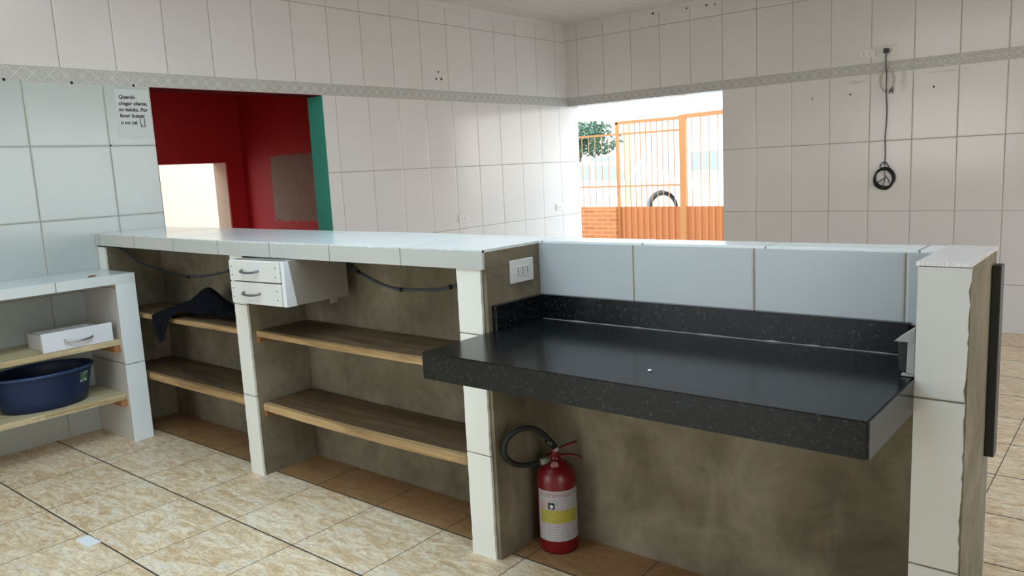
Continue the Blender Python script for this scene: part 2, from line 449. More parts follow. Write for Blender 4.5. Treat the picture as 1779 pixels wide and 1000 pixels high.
# ------------------------------------------------------------------ room shell
ZC = 2.711; YR = 4.655; YB = 4.83; NEAR = -4.8; XE = 7.2
F0, F1 = 1.933, 2.015
OY0, OY1 = .411, 1.657           # opening in the left wall
WX = 1.638                       # right edge of the opening in the far wall
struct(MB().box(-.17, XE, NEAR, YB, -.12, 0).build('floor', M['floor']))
SKX0, SKX1, SKY0, SKY1 = 1.5, 3.7, -2.4, .7      # skylight over the kitchen side, above the counter and the floor before it
k = MB(); k.box(-.17, XE + .3, SKY1, YB, ZC, ZC + .12); k.box(-.17, XE + .3, NEAR - .3, SKY0, ZC, ZC + .12)
k.box(-.17, SKX0, SKY0, SKY1, ZC, ZC + .12); k.box(SKX1, XE + .3, SKY0, SKY1, ZC, ZC + .12)
struct(k.build('ceiling', M['pvc']))

w = MB()
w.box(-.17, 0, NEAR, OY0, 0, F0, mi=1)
w.box(-.17, 0, OY1, YB, 0, F0, mi=2)
w.box(-.17, 0, NEAR, YB, F0, F1, mi=3)
w.box(-.17, 0, NEAR, YB, F1, ZC, mi=0)
wall_left = struct(w.build('wall_left', [M['tile_up_left'], M['tile_low_left'], M['tile_low_far'], M['frieze_left']]))
w = MB()
w.box(WX, XE, YR, YB, 0, F0, mi=1)
w.box(0.0, XE, YR, YB, F0, F1, mi=2)
w.box(0.0, XE, YR, YB, F1, ZC, mi=0)
wall_back = struct(w.build('wall_back', [M['tile_right_up'], M['tile_right_low'], M['frieze_right']]))
# side the daylight comes from: wide shop openings to the right of and behind the camera
w = MB()
w.box(XE, XE + .18, NEAR, -3.2, 0, ZC); w.box(XE, XE + .18, -1.3, 1.0, 0, ZC); w.box(XE, XE + .18, 4.5, YB, 0, ZC); w.box(XE, XE + .18, -3.2, -1.3, 2.3, ZC); w.box(XE, XE + .18, 1.0, 4.5, 2.4, ZC)
struct(w.build('wall_right', M['tile_jamb']))
w = MB()
w.box(-.17, .2, NEAR - .18, NEAR, 0, ZC); w.box(2.7, XE + .18, NEAR - .18, NEAR, 0, ZC); w.box(.2, 2.7, NEAR - .18, NEAR, 2.3, ZC)
struct(w.build('wall_front', M['tile_jamb']))
# crown strips under the ceiling
def crown(name, axis, a, b, at):
    pr = [(0, ZC), (0, ZC - .030), (.006, ZC - .030), (.010, ZC - .020), (.022, ZC - .012), (.026, ZC)]
    m = MB()
    if axis == 1: m.prism([(at + p[0], p[1]) for p in pr], 1, a, b)
    else: m.prism([(at - p[0], p[1]) for p in pr], 0, a, b)
    return struct(m.build(name, M['trim']))
crown('trim_1', 1, NEAR, YR, 0.0)
crown('trim_2', 0, 0.0, XE, YR)
# teal painted lining on the far side of the doorway
m = MB().box(-.17, -.001, OY1 - .004, OY1 + .0, 0, F0 - .001)
struct(m.build('trim_3', M['teal']))
struct(MB().box(-.17, -.001, OY0, OY1 - .004, F0 - .004, F0 + .0).build('trim_5', M['maroon']))
struct(MB().box(-.17, -.001, OY0, OY0 + .004, 0, F0 - .004).build('trim_6', M['maroon']))
# bare holes left by screws
def hole(wall, axis, a, z, r, nm='screw_hole'):
    m = MB()
    if axis == 0: m.lathe([(r, 0), (r * .9, .0016)], (-.0005, a, z), 10, (1, 0, 0))
    else: m.lathe([(r, 0), (r * .9, .0016)], (a, YR + .0005, z), 10, (0, -1, 0))
    return m.build(nm, M['dark_hole'], wall)
for y, z, r in ((2.844, 2.161, .009), (2.816, 2.106, .010), (2.876, 2.108, .012), (-.345, 1.938, .009), (-.016, 1.937, .009), (.322, 1.938, .008), (.150, 1.598, .006)): hole(wall_left, 0, y, z, r)
for x, z, r in ((2.407, 1.789, .007), (2.698, 1.795, .008), (3.287, 1.796, .008), (.977, 2.672, .012), (1.31, 2.665, .009), (1.50, 2.66, .010), (1.575, 2.655, .008)): hole(wall_back, 1, x, z, r)

# ------------------------------------------------------------------ red room beyond the left wall
w = MB(); RZ = 2.75
w.box(-2.22, -2.0, -.6, 1.25, -.3, RZ); w.box(-2.22, -2.0, 2.062, 2.4, -.3, RZ); w.box(-2.22, -2.0, 1.25, 2.062, 1.535, RZ)
struct(w.build('wall_red_far', M['red']))
struct(MB().box(-2.219, -2.012, 2.0585, 2.062, -.3, 1.535).build('trim_4', M['beige']))
struct(MB().box(-2.22, -.17, 2.235, 2.4, -.3, RZ).build('wall_red_side', M['red_patch']))
struct(MB().box(-2.22, -.17, -.75, -.6, -.3, RZ).build('wall_red_near', M['red']))
struct(MB().box(-2.22, -.17, -.75, 2.4, RZ, RZ + .1).build('ceiling_red_room', M['red']))
struct(MB().box(-2.22, -.17, -.75, 2.4, -.4, -.3).build('floor_red_room', M['grey_floor']))
struct(MB().box(-4.15, -4.0, -.5, 5.5, -.45, 2.3).build('wall_yard', M['cream']), 'sunlit cream wall of the yard beyond the red room')

# ------------------------------------------------------------------ tiled masonry counter
counter = thing('tiled_counter', 'long masonry counter topped with white tiles, open concrete shelf bays facing the camera', 'counter', (2.15, .2, 0))
def pillar(x0, x1, seed, z1=1.036, jagged=True):
    p = MB().box(x0 + .002, x1, .016, .318, 0, z1).build('pillar', M['concrete'], counter)
    pts = [(x0, 0.0)] + [(x1, 0.0)] + jag((x1, .02), (x1, z1 - .02), 46, .0016, seed) + [(x1, z1), (x0, z1)] + jag((x0, z1 - .02), (x0, .02), 46, .0012, seed + 1)
    MB().prism(pts, 1, .006, .017).build('tile_face', M['tile_pillar'], p)['label'] = 'white tile facing with chipped edges'
    return p
pillar(0.003, .090, 1); pillar(1.363, 1.465, 3); pillar(2.779, 2.889, 5)
b = MB().box(.003, 4.305, .318, .408, 0, 1.088).build('back_wall', M['concrete'], counter)
# hall side of the counter, tiled
MB().box(.003, 4.309, .408, .416, 0, 1.09).build('hall_side_tiles', M['tile_facing'], counter)
# counter top: concrete core, tiles on top and along the front edge
ST = [(.003, 1.113, .42), (.6, 1.106, .485), (1.2, 1.101, .50), (1.85, 1.1, .497), (2.2, 1.1, .492), (2.45, 1.1, .462), (2.906, 1.1, .43)]
def slab(y0f, z_lo, z_hi, back_add, x_shrink=0.0, n=1):
    m = bmesh.new(); rows = []
    for x, z, yb in ST:
        x = min(x, 2.906 - x_shrink)
        rows.append([m.verts.new((x, y0f, z + z_lo)), m.verts.new((x, y0f, z + z_hi)), m.verts.new((x, yb + back_add, z + z_hi)), m.verts.new((x, yb + back_add, z + z_lo))])
    for A, B in zip(rows, rows[1:]):
        for i in range(4): m.faces.new((A[i], A[(i + 1) % 4], B[(i + 1) % 4], B[i]))
    m.faces.new(rows[0]); m.faces.new(rows[-1][::-1]); bmesh.ops.recalc_face_normals(m, faces=m.faces)
    k = MB(); k._add(m); return k
slab(.010, -.064, -.009, -.004, .001).build('top_core', M['concrete'], counter)
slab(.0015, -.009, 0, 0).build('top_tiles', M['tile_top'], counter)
m = bmesh.new(); rows = []
rnd = random.Random(4)
for i in range(141):
    x = .003 + 2.903 * i / 140; z = 1.1 + max(0, .013 * (1 - x / 1.2))
    c = abs(rnd.gauss(0, .0011))
    rows.append([m.verts.new(p) for p in ((x, 0, z - .066), (x, 0, z - .004 - c), (x, .0012 + c, z - .0015), (x, .011, z - .0015), (x, .011, z - .066))])
for A, B in zip(rows, rows[1:]):
    for i in range(5): m.faces.new((A[i], A[(i + 1) % 5], B[(i + 1) % 5], B[i]))
m.faces.new(rows[0]); m.faces.new(rows[-1][::-1]); bmesh.ops.recalc_face_normals(m, faces=m.faces)
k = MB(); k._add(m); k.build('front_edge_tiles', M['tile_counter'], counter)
# concrete cheek at the end of the left stretch
MB().box(2.889, 2.904, .018, .318, 0, 1.09).build('end_cheek', M['concrete'], counter)
# white tiles over the worktop
MB().box(2.905, 4.199, .309, .3185, .90, 1.0925, .0012).build('splash_tiles', M['tile_facing'], counter)['label'] = 'row of bluish white tiles above the worktop'
MB().box(2.906, 4.2, .312, .425, 1.0925, 1.1005, .0012).build('ledge_tiles', M['tile_top'], counter)
# end pillar
ep = MB().box(4.199, 4.308, .076, .408, 0, 1.092).build('end_pillar', M['concrete'], counter)
pts = [(4.196, 0), (4.303, 0)] + jag((4.303, .02), (4.308, 1.06), 60, .0022, 21) + [(4.309, 1.091), (4.2, 1.091)]
MB().prism(pts, 1, .066, .077).build('tile_face', M['tile_end'], ep)['label'] = 'white tile facing with chipped right edge'
pts = [(4.196, .066)] + jag((4.309, .066), (4.196, .066), 30, .0012, 23)[::-1][1:] + [(4.309, .425), (4.196, .425)]
MB().prism(pts, 2, 1.093, 1.1025).build('cap_tile', M['tile_jamb'], ep)
# wooden cleats that carry the boards
for x0, x1 in ((.0905, .112), (1.341, 1.3625), (1.4655, 1.488), (2.757, 2.7785)):
    for zt in (.662, .318) if x0 < 1.4 else (.665, .314):
        MB().box(x0, x1, .04, .29, zt - .032, zt, .002).build('cleat', M['wood_cleat'], counter)

# shelf boards
def board(x0, x1, zt, th, label, sag=.006, lath=True, seed=0):
    t = thing('shelf_board', label, 'shelf', ((x0 + x1) / 2, .16, zt - th), 'rough wooden boards in the counter bays')
    def strip(ya, yb, za, zb, wob):
        m = bmesh.new(); rows = []; N = 40; rnd = random.Random(seed)
        for i in range(N + 1):
            s = i / N; x = x0 + (x1 - x0) * s; d = -sag * 4 * s * (1 - s); q = rnd.gauss(0, wob)
            rows.append([m.verts.new(p) for p in ((x, ya + q, za + d), (x, ya + q, zb + d), (x, yb, zb + d), (x, yb, za + d))])
        for A, B in zip(rows, rows[1:]):
            for i in range(4): m.faces.new((A[i], A[(i + 1) % 4], B[(i + 1) % 4], B[i]))
        m.faces.new(rows[0]); m.faces.new(rows[-1][::-1]); bmesh.ops.recalc_face_normals(m, faces=m.faces)
        k = MB(); k._add(m); return k
    strip(.052 if lath else .032, .307, zt - th, zt, .0004).build('plank', M['wood_brown'], t)
    strip(.026, .0522, zt - th - (.002 if lath else 0), zt - .001 if lath else zt, .0008).build('front_lath', M['wood_edge'], t)['label'] = 'paler split front edge'
    return t
G = 'boards'
board(.113, 1.341, .684, .020, 'thin wooden shelf board under the dark cloth, upper left bay', .003, True, 1)
board(.113, 1.341, .356, .034, 'thick wooden shelf board with a dark rod lying on it, lower left bay', .002, True, 2)
board(1.488, 2.757, .690, .023, 'wooden shelf board just below the drawer cabinet, upper right bay', .004, True, 3)
board(1.488, 2.757, .351, .032, 'sagging wooden shelf board with split pale edge, lower right bay', .008, True, 4)

# granite worktop
gran = thing('granite_worktop', 'thick polished black granite worktop jutting out at the right of the counter', 'worktop', (3.55, 0, .739))
MB().prism([(-.3045, .739), (-.281, .739), (-.281, .790), (.3055, .790), (.3055, .8222), (-.3045, .8222)], 0, 2.909, 4.196, bev=.003).build('slab', M['granite'], gran)
MB().box(4.1963, 4.1990, -.3030, .0655, .7400, .8212, .0008).build('side_apron', M['granite'], gran)
MB().box(2.926, 4.135, .288, .308, .8225, .909, .0015).build('back_splash', M['granite'], gran)
MB().box(2.9055, 2.926, .036, .308, .8225, .909, .0015).build('side_splash', M['granite'], gran)
cz = MB(); rnd = random.Random(9)
P = [(2.93 + i * .03, .2865 - abs(rnd.gauss(0, .0006)), .8228) for i in range(41)]
cz.tube(P, [.0012 + abs(rnd.gauss(0, .0010)) for _ in P], 6).build('caulk_bead', M['caulk'], gran)

# socket box on the inner side of the end pillar
sb = thing('socket_box', 'small grey and black socket box fixed beside the white end pillar', 'electrical box', (4.18, .12, .83))
MB().prism([(4.1955, .830), (4.1955, .934), (4.180, .912), (4.178, .832)], 1, .078, .15).build('housing', plain('grey_plastic', (.34, .34, .31, 1), .5), sb)
MB().prism([(4.1795, .834), (4.1795, .906), (4.156, .900), (4.160, .834)], 1, .084, .145).build('cover', M['black_plastic'], sb)['label'] = 'black cover'
MB().prism([(4.1955, .942), (4.150, .907), (4.1955, .907)], 1, .076, .152).build('hood', plain('grey_hood', (.30, .30, .28, 1), .5), sb)
MB().box(4.168, 4.1955, .074, .155, .8235, .8295, .001).build('lip', plain('pale_mortar', (.30, .29, .26, 1), .8), sb)

# black bar on the counter end
MB().box(4.3078, 4.330, .348, .395, .56, 1.062, .003).build('bar', M['black_paint'], None, (4.32, .37, .56))
tag(bpy.data.objects['bar'], 'upright black bar fixed to the raw right side of the end pillar', 'bar')
bpy.data.objects['bar'].name = 'black_bar'

# outlet on the concrete cheek
def outlet(name, label, c, normal, w, h, holes, group=None, rows=1):
    """c centre of the back of the plate; normal 'x' or '-y'"""
    t = thing(name, label, 'outlet', c, group)
    def bx(m, a0, a1, z0, z1, d0, d1, bev=0):
        if normal == 'x': m.box(c[0] + d0, c[0] + d1, c[1] + a0, c[1] + a1, c[2] + z0, c[2] + z1, bev)
        else: m.box(c[0] + a0, c[0] + a1, c[1] - d1, c[1] - d0, c[2] + z0, c[2] + z1, bev)
        return m
    bx(MB(), -w / 2, w / 2, -h / 2, h / 2, .0006, .009, .0025).build('plate', M['white_plastic'], t)
    for a, z in holes:
        f = bx(MB(), a - .0105, a + .0105, z - .017, z + .017, .0088, .0115, .001).build('socket', M['white_plastic'], t)
        m = MB()
        for q in (-.0085, 0, .0085):
            cc = (c[0] + .0112, c[1] + a, c[2] + z + q) if normal == 'x' else (c[0] + a, c[1] - .0112, c[2] + z + q)
            m.lathe([(.0026, 0), (.0026, .0009)], cc, 10, (1, 0, 0) if normal == 'x' else (0, -1, 0))
        m.build('pin_holes', M['dark_hole'], f)
    return t
outlet('wall_outlet', 'white outlet plate with three sockets on the raw concrete counter end', (2.9043, .2005, 1.007), 'x', .126, .080, [(-.026, 0), (0, 0), (.026, 0)])
outlet('wall_outlet', 'white outlet on the far tiles just above the counter top', (0, 3.04, .95), 'x', .115, .062, [(-.02, 0), (.02, 0)])
outlet('wall_outlet', 'white outlet low on the tiles near the far room corner', (0, 4.45, .95), 'x', .115, .065, [(-.02, 0), (.02, 0)])
outlet('wall_outlet', 'empty white outlet plate above the frieze, left of the plugged one', (2.82, YR, 2.088), '-y', .118, .062, [(-.022, 0), (.022, 0)])
outlet('wall_outlet', 'white outlet plate above the frieze with a black plug in it', (2.97, YR, 2.094), '-y', .112, .078, [(.026, 0)])

# cable hanging from the plugged outlet
cb = thing('power_cable', 'grey cable hanging down the right wall with its end coiled black', 'cable', (2.965, YR, 1.05))
MB().box(2.944, 2.981, YR - .045, YR - .0118, 2.074, 2.108, .005).build('plug', M['black_plastic'], cb)['label'] = 'square black plug'
P = catmull([(2.962, YR - .032, 2.076), (2.960, YR - .030, 1.99), (2.968, YR - .027, 1.92), (2.966, YR - .024, 1.80), (2.972, YR - .012, 1.62), (2.962, YR - .008, 1.45), (2.966, YR - .008, 1.33), (2.964, YR - .010, 1.235)], 8)
MB().tube(P, .0042, 8).build('cord', M['dark_cord'], cb)
P = []
rnd = random.Random(3)
for i in range(150):
    a = i / 24 * 2 * PI; rr = .070 + .007 * math.sin(i * .43) + .005 * math.sin(i * .11)
    P.append((2.963 + rr * math.cos(a) * .98, YR - .012 - .010 * (.5 + .5 * math.sin(i * .29)), 1.138 + rr * math.sin(a) * 1.06))
MB().tube(P, .0046, 7).build('coil', M['black_rubber'], cb)['label'] = 'black coiled end'
P = catmull([(2.940, YR - .014, 1.205), (2.932, YR - .012, 1.235), (2.962, YR - .012, 1.262), (2.992, YR - .012, 1.232), (2.985, YR - .014, 1.200)], 8)
MB().tube(P, .004, 7).build('tie_loop', M['dark_cord'], cb)
for q in (((2.962, 1.20), (2.967, 1.14), (2.955, 1.08)), ((2.966, 1.14), (2.935, 1.12), (2.915, 1.105)), ((2.966, 1.16), (2.99, 1.13), (3.00, 1.10))):
    MB().tube(catmull([(x, YR - .010, z) for x, z in q], 6), .003, 6).build('strand', M['dark_cord'], cb)
cl = thing('cable_loop', 'small ring of white cable hung on the wall below the plug', 'cable', (2.968, YR, 1.78))
P = []
for i in range(96):
    a = i / 32 * 2 * PI; rr = 1 + .05 * math.sin(i * .31)
    P.append((2.968 + .050 * rr * math.cos(a), YR - .009 - .003 * math.sin(i * .2), 1.872 + .080 * rr * math.sin(a)))
MB().tube(P, .0046, 7).build('ring', M['white_cord'], cl)
MB().tube(catmull([(2.99, YR - .008, 1.945), (2.975, YR - .010, 1.99), (2.958, YR - .010, 2.03), (2.956, YR - .008, 2.056)], 6), .003, 6).build('tail', M['white_cord'], cl)
for q in (((3.00, 1.82), (2.996, 1.80), (2.984, 1.775)), ((3.008, 1.825), (3.012, 1.80), (3.008, 1.772)), ((2.992, 1.81), (3.0, 1.79), (3.004, 1.80))):
    MB().tube(catmull([(x, YR - .010, z) for x, z in q], 5), .003, 6).build('bare_end', M['black_plastic'], cl)['label'] = 'black wire end'

# cords stapled inside the counter bays
def cordthing(label, pts, knots, loc):
    t = thing('cord', label, 'cord', loc, 'cords under the counter top')
    MB().tube(catmull(pts, 10), .0050, 8).build('flex', M['grey_cord'], t)
    for p in knots: MB().lathe([(.003, -.007), (.009, -.004), (.010, .003), (.004, .008)], p, 10, (1, 0, 0)).build('clip', M['black_plastic'], t)
cordthing('bluish cord sagging across the back of the left bay above the dark cloth',
          [(.099, .07, 1.03), (.099, .125, .992), (.099, .183, .930), (.103, .27, .885), (.13, .306, .866), (.262, .310, .853), (.408, .310, .844), (.614, .310, .861), (.841, .310, .899), (1.0, .310, .93)],
          [(.408, .3065, .843), (.841, .3065, .899)], (.4, .3, .84))
cordthing('bluish cord sagging across the back of the right bay beside the drawer cabinet',
          [(1.55, .311, 1.02), (1.72, .311, 1.0), (1.818, .311, .978), (1.893, .311, .938), (1.998, .311, .902), (2.08, .311, .884), (2.164, .311, .877), (2.359, .311, .888), (2.454, .311, .905), (2.60, .311, .94)],
          [(1.893, .3065, .938), (2.164, .3065, .877), (2.454, .3065, .905)], (2.16, .3, .87))

# ------------------------------------------------------------------ drawer cabinet hung under the counter
cab = thing('drawer_cabinet', 'small white two-drawer cabinet hung under the counter top beside the middle pillar', 'drawer cabinet', (1.675, -.050, .839))
cab.rotation_euler = (0, R(-.6), R(.4))
# local: x -.18..+.19, y 0 front .. +.345, z 0..+.187
W0, W1 = -.196, .196
k = MB()
k.box(W1 - .016, W1, .004, .312, .000, .19); k.box(W0, W0 + .016, .004, .312, .000, .19)
k.box(W0 + .016, W1 - .016, .004, .312, .000, .014); k.box(W0 + .016, W1 - .016, .302, .312, .014, .19); k.box(W0 + .016, W1 - .016, .02, .302, .176, .19)
k.build('carcass', M['shaded_laminate'], cab, local=True)['label'] = 'dull grey-brown side panels'
MB().prism([(-.010, -.001), (-.008, .189), (.014, .189), (.040, -.001)], 0, W1 - .022, W1 + .0012).build('lit_strip', M['white_melamine'], cab, local=True)  # lit part of the side as a white strip, cut along the slab's shadow line
for z0, z1 in ((.099, .188), (.0, .094)):
    d = MB().box(W0, W1 - .026, -.018, .003, z0, z1, .003).build('drawer', M['white_laminate'], cab, local=True)
    zc = (z0 + z1) / 2 - .002; xc = -.035
    P = catmull([(xc - .062, -.016, zc + .006), (xc - .052, -.034, zc), (xc, -.040, zc - .003), (xc + .052, -.034, zc), (xc + .062, -.016, zc + .006)], 6)
    MB().tube(P, .0048, 8).build('handle', M['grey_metal'], d, local=True)
    for x in (W0 + .02, W1 - .050):
        for z in (zc + .02, zc - .018): MB().lathe([(.0035, 0), (.003, .002)], (x, -.0175, z), 8, (0, -1, 0)).build('screw', M['grey_metal'], d, local=True)
MB().box(W1 - .014, W1 - .002, .22, .25, -.022, .0, .001).build('runner_tab', M['shaded_laminate'], cab, local=True)

# ------------------------------------------------------------------ low tiled bench on the left
bench = thing('tiled_bench', 'low white tiled bench with two shelves along the left wall', 'bench', (.2, -.6, 0))
def bench_pillar(y0, y1, seed):
    p = MB().box(.003, .405, y0 + .006, y1, 0, .866).build('pillar', M['tile_jamb'], bench)
    MB().box(.404, .414, y0, y1, 0, .866, .0012).build('tile_face', M['tile_bench'], p)
    MB().box(.003, .405, y0, y0 + .0065, 0, .866).build('inner_tiles', tiles('tile_inner', (.52, .49, .44, 1), None, rows=(.43, .84), grout=srgb(80, 72, 62)), p)
bench_pillar(-.098, .004, 1); bench_pillar(-1.75, -1.65, 5)
MB().box(.003, .404, -1.75, .003, .866, .902).build('slab_core', M['concrete'], bench)
MB().box(.003, .4135, -1.75, .0045, .902, .911, .0012).build('top_tiles', M['tile_bench_slab'], bench)
MB().box(.4035, .415, -1.75, .0045, .861, .9105, .0012).build('front_edge_tiles', M['tile_bench_slab'], bench)
MB().box(.407, .417, -.012, -.008, .882, .886).build('nail', M['steel'], bench)
for zt in (.530, .232):
    MB().box(.03, .375, -.128, -.0985, zt - .036, zt, .003).build('cleat', M['wood_cleat'], bench)
def bboard(zt, th, label, sag):
    t = thing('shelf_board', label, 'shelf', (.2, -.85, zt - th), 'boards in the low bench')
    MB().box(.012, .362, -1.649, -.1, zt - th, zt, .0015).build('plank', M['wood_pale'], t)
    m = bmesh.new(); rows = []; rnd = random.Random(int(zt * 1000))
    for i in range(81):
        y = -1.649 + 1.549 * i / 80; q = rnd.gauss(0, .0012)
        rows.append([m.verts.new(p) for p in ((.361, y, zt - th), (.361, y, zt), (.376 + q, y, zt - .001), (.378 + q, y, zt - th * .5), (.376 + q, y, zt - th))])
    for A, B in zip(rows, rows[1:]):
        for i in range(5): m.faces.new((A[i], A[(i + 1) % 5], B[(i + 1) % 5], B[i]))
    m.faces.new(rows[0]); m.faces.new(rows[-1][::-1]); bmesh.ops.recalc_face_normals(m, faces=m.faces)
    k = MB(); k._add(m); k.build('front_edge', M['wood_pale_edge'], t)
bboard(.563, .030, 'pale shelf board in the low bench carrying the loose white drawer', 0)
bboard(.263, .030, 'pale shelf board in the low bench under the blue basin', 0)

# loose drawer lying on the bench shelf
dr = thing('loose_drawer', 'loose white drawer with a bow handle lying on the upper bench shelf', 'drawer', (.25, -.3, .5635))
k = MB(); Z = .5645
k.box(.13, .358, -.452, -.440, Z, Z + .075); k.box(.13, .358, -.156, -.144, Z, Z + .075); k.box(.13, .142, -.440, -.156, Z, Z + .075); k.box(.142, .358, -.440, -.156, Z + .006, Z + .012)
k.build('box', plain('drawer_sides', (.58, .56, .53, 1), .45), dr)
MB().box(.358, .375, -.470, -.128, Z - .001, Z + .096, .0015).build('front', M['white_melamine'], dr)
P = catmull([(.374, -.368, .612), (.388, -.358, .606), (.398, -.300, .600), (.388, -.242, .606), (.374, -.232, .612)], 8)
MB().tube(P, .0055, 8).build('handle', M['steel'], dr)['label'] = 'grey metal bow handle'

# blue basin
BC = (.195, -.430)
basin = thing('wash_basin', 'blue oval plastic basin on the lower bench shelf', 'basin', (BC[0], BC[1], .2635))
Z = .2645
prof = [(.78, 0), (.82, .004), (.86, .05), (.92, .12), (.965, .175), (.97, .178), (.95, .178), (.945, .174), (.90, .12), (.84, .05), (.80, .012), (.02, .010)]
MB().lathe([(.02, 0.0)] + prof, (BC[0], BC[1], Z), 64, (0, 0, 1), .175, .245, capped=True).build('tub', M['basin_blue'], basin)
MB().lathe([(.955, .174), (1.0, .172), (1.025, .176), (1.03, .184), (1.0, .190), (.955, .186), (.955, .174)], (BC[0], BC[1], Z), 64, (0, 0, 1), .175, .245, capped=False).build('rim', M['basin_rim'], basin)
m = bmesh.new(); rows = []
for i in range(9):
    a = R(35 + 17 * i / 8)
    rows.append([m.verts.new((BC[0] + .175 * f * math.cos(a) * 1.008, BC[1] + .245 * f * math.sin(a) * 1.008, Z + z)) for f, z in ((.905, .105), (.945, .155))])
for A, B in zip(rows, rows[1:]): m.faces.new((A[0], B[0], B[1], A[1]))
k = MB(); k._add(m); k.build('sticker', M['sticker'], basin)['label'] = 'green and white sticker'

# dark cloth in the left bay
def cloth():
    m = bmesh.new(); NX, NT_ = 74, 52
    x0, x1 = .50, 1.335
    V = {}
    def g(x, y, cx, cy, sx, sy): return math.exp(-((x - cx) / sx) ** 2 - ((y - cy) / sy) ** 2)
    for i in range(NX + 1):
        x = x0 + (x1 - x0) * i / NX
        hang = .165 * math.exp(-((x - .635) / .075) ** 2)
        yf = .024
        for j in range(NT_ + 1):
            t = j / NT_
            Lf = .27 + hang
            s = t * Lf
            y = .294 - s
            n1 = mnoise.noise(Vector((x * 9, s * 11, .3))); n2 = mnoise.noise(Vector((x * 24, s * 20, 4.)))
            if y > yf:
                z = .6865 + .012 + .098 * g(x, y, .815, .18, .085, .085) + .058 * g(x, y, .93, .18, .11, .06) + .036 * g(x, y, .70, .12, .07, .09) + .012 * g(x, y, 1.2, .14, .14, .05)
                z += .022 * abs(n1) + .010 * n2 + .007 * abs(mnoise.noise(Vector((x * 15 + y * 22, y * 6, 2.))))
                z = max(z, .6875)
                if y < .09: z = min(z, .6875 + .016 + (y - .024) * .55 + .006 * n1)
                q = (x, y, z)
            else:
                q = (x + .020 * n1, yf - .012 - .030 * abs(n1) - .010 * (n2 + 1), .694 + (y - yf) * (.9 + .2 * n1))
            V[i, j] = (q, x, y)
    def keep(x, y):
        n = .035 * mnoise.noise(Vector((x * 12, y * 12, 8.)))
        e1 = ((x - .82) / .24) ** 2 + ((y - .17) / .105) ** 2 < 1 + 6 * n
        e2 = ((x - .66) / .10) ** 2 + ((y - .02) / .18) ** 2 < 1 + 6 * n
        e3 = abs(y - (.155 - .05 * (x - 1.1))) < .050 + n * .7 and .9 < x < 1.33
        return e1 or e2 or e3
    vv = {}
    def gv(k):
        if k not in vv: vv[k] = m.verts.new(V[k][0])
        return vv[k]
    for i in range(NX):
        for j in range(NT_):
            _, x, y = V[i, j]
            if keep(x, y):
                f = m.faces.new((gv((i, j)), gv((i, j + 1)), gv((i + 1, j + 1)), gv((i + 1, j)))); f.smooth = True
    bmesh.ops.recalc_face_normals(m, faces=m.faces)
    k = MB(); k._add(m)
    o = k.build('dark_cloth', M['cloth'], None, (.82, .16, .685))
    md = o.modifiers.new('thick', 'SOLIDIFY'); md.thickness = .004; md.offset = 1
    md = o.modifiers.new('soft', 'SUBSURF'); md.levels = 1; md.render_levels = 1
    return o
tag(cloth(), 'crumpled black cloth lying on the upper left shelf board and drooping over its edge', 'cloth')

# rod on the lower left board
k = MB().tube([(.553, .138, .361), (.70, .117, .3605), (.9, .087, .3605), (1.088, .059, .361)], .0045, 8)
tag(k.build('rod', M['rod'], None, (.82, .1, .357)), 'thin dark rod lying on the lower left shelf board', 'rod')

# ------------------------------------------------------------------ fire extinguisher
EC = Vector((3.012, .215, 0))
rt = Vector((.774, .633, 0)); tc = Vector((.6, -.8, 0))
ext = thing('fire_extinguisher', 'red fire extinguisher with a looped black hose standing under the granite worktop', 'fire extinguisher', EC)
prof = [(.055, .004), (.062, .0), (.068, .006), (.0705, .018), (.0705, .262), (.068, .282), (.060, .300), (.046, .314), (.030, .322), (.022, .326), (.022, .332)]
MB().lathe(prof, EC, 48).build('cylinder', M['red_enamel'], ext)
m = bmesh.new(); uvl = m.loops.layers.uv.new('UVMap'); N = 32
a0 = math.atan2(tc.y, tc.x) + R(6); rows = []
for i in range(N + 1):
    s = i / N; a = a0 + R(-72 + 144 * s)
    rows.append([(m.verts.new(EC + Vector((.0711 * math.cos(a), .0711 * math.sin(a), z))), s, t) for z, t in ((.052, 0), (.238, 1))])
for A, B in zip(rows, rows[1:]):
    f = m.faces.new((A[0][0], B[0][0], B[1][0], A[1][0])); f.smooth = True
    for l, q in zip(f.loops, (A[0], B[0], B[1], A[1])): l[uvl].uv = (q[1], q[2])
k = MB(); k._add(m); k.build('label', M['label'], ext)['label'] = 'white printed label with a yellow block'
MB().lathe([(.016, .328), (.020, .330), (.020, .343), (.015, .346), (.014, .372), (.010, .378)], EC, 20).build('valve', M['red_enamel'], ext)
def at(u, v, toward=0.):   # place on a plane through the axis that faces the room
    p = EC + rt * ((u - 972) * .00208) + tc * toward
    return Vector((p.x, p.y, .322 - (v - 806) * .00212 ))
gp = at(970, 806, .030)
MB().lathe([(.0, 0), (.014, 0), (.015, .004), (.015, .010), (.012, .012), (.0, .012)], gp, 24, tc, capped=False).build('gauge', plain('gauge_face', (.22, .09, .09, 1), .3), ext)['label'] = 'round pressure gauge'
def lever(pts, w, th, name):
    P = catmull([Vector(p) for p in pts], 6); m = bmesh.new(); rows = []
    for i, p in enumerate(P):
        t = (P[min(i + 1, len(P) - 1)] - P[max(i - 1, 0)]).normalized(); sd = tc; up = sd.cross(t).normalized()
        rows.append([m.verts.new(p + sd * (w * a) + up * (th * b)) for a, b in ((-1, -1), (1, -1), (1, 1), (-1, 1))])
    for A, B in zip(rows, rows[1:]):
        for i in range(4): m.faces.new((A[i], A[(i + 1) % 4], B[(i + 1) % 4], B[i]))
    m.faces.new(rows[0]); m.faces.new(rows[-1][::-1]); bmesh.ops.recalc_face_normals(m, faces=m.faces)
    k = MB(); k._add(m); return k.build(name, M['red_enamel'], ext)
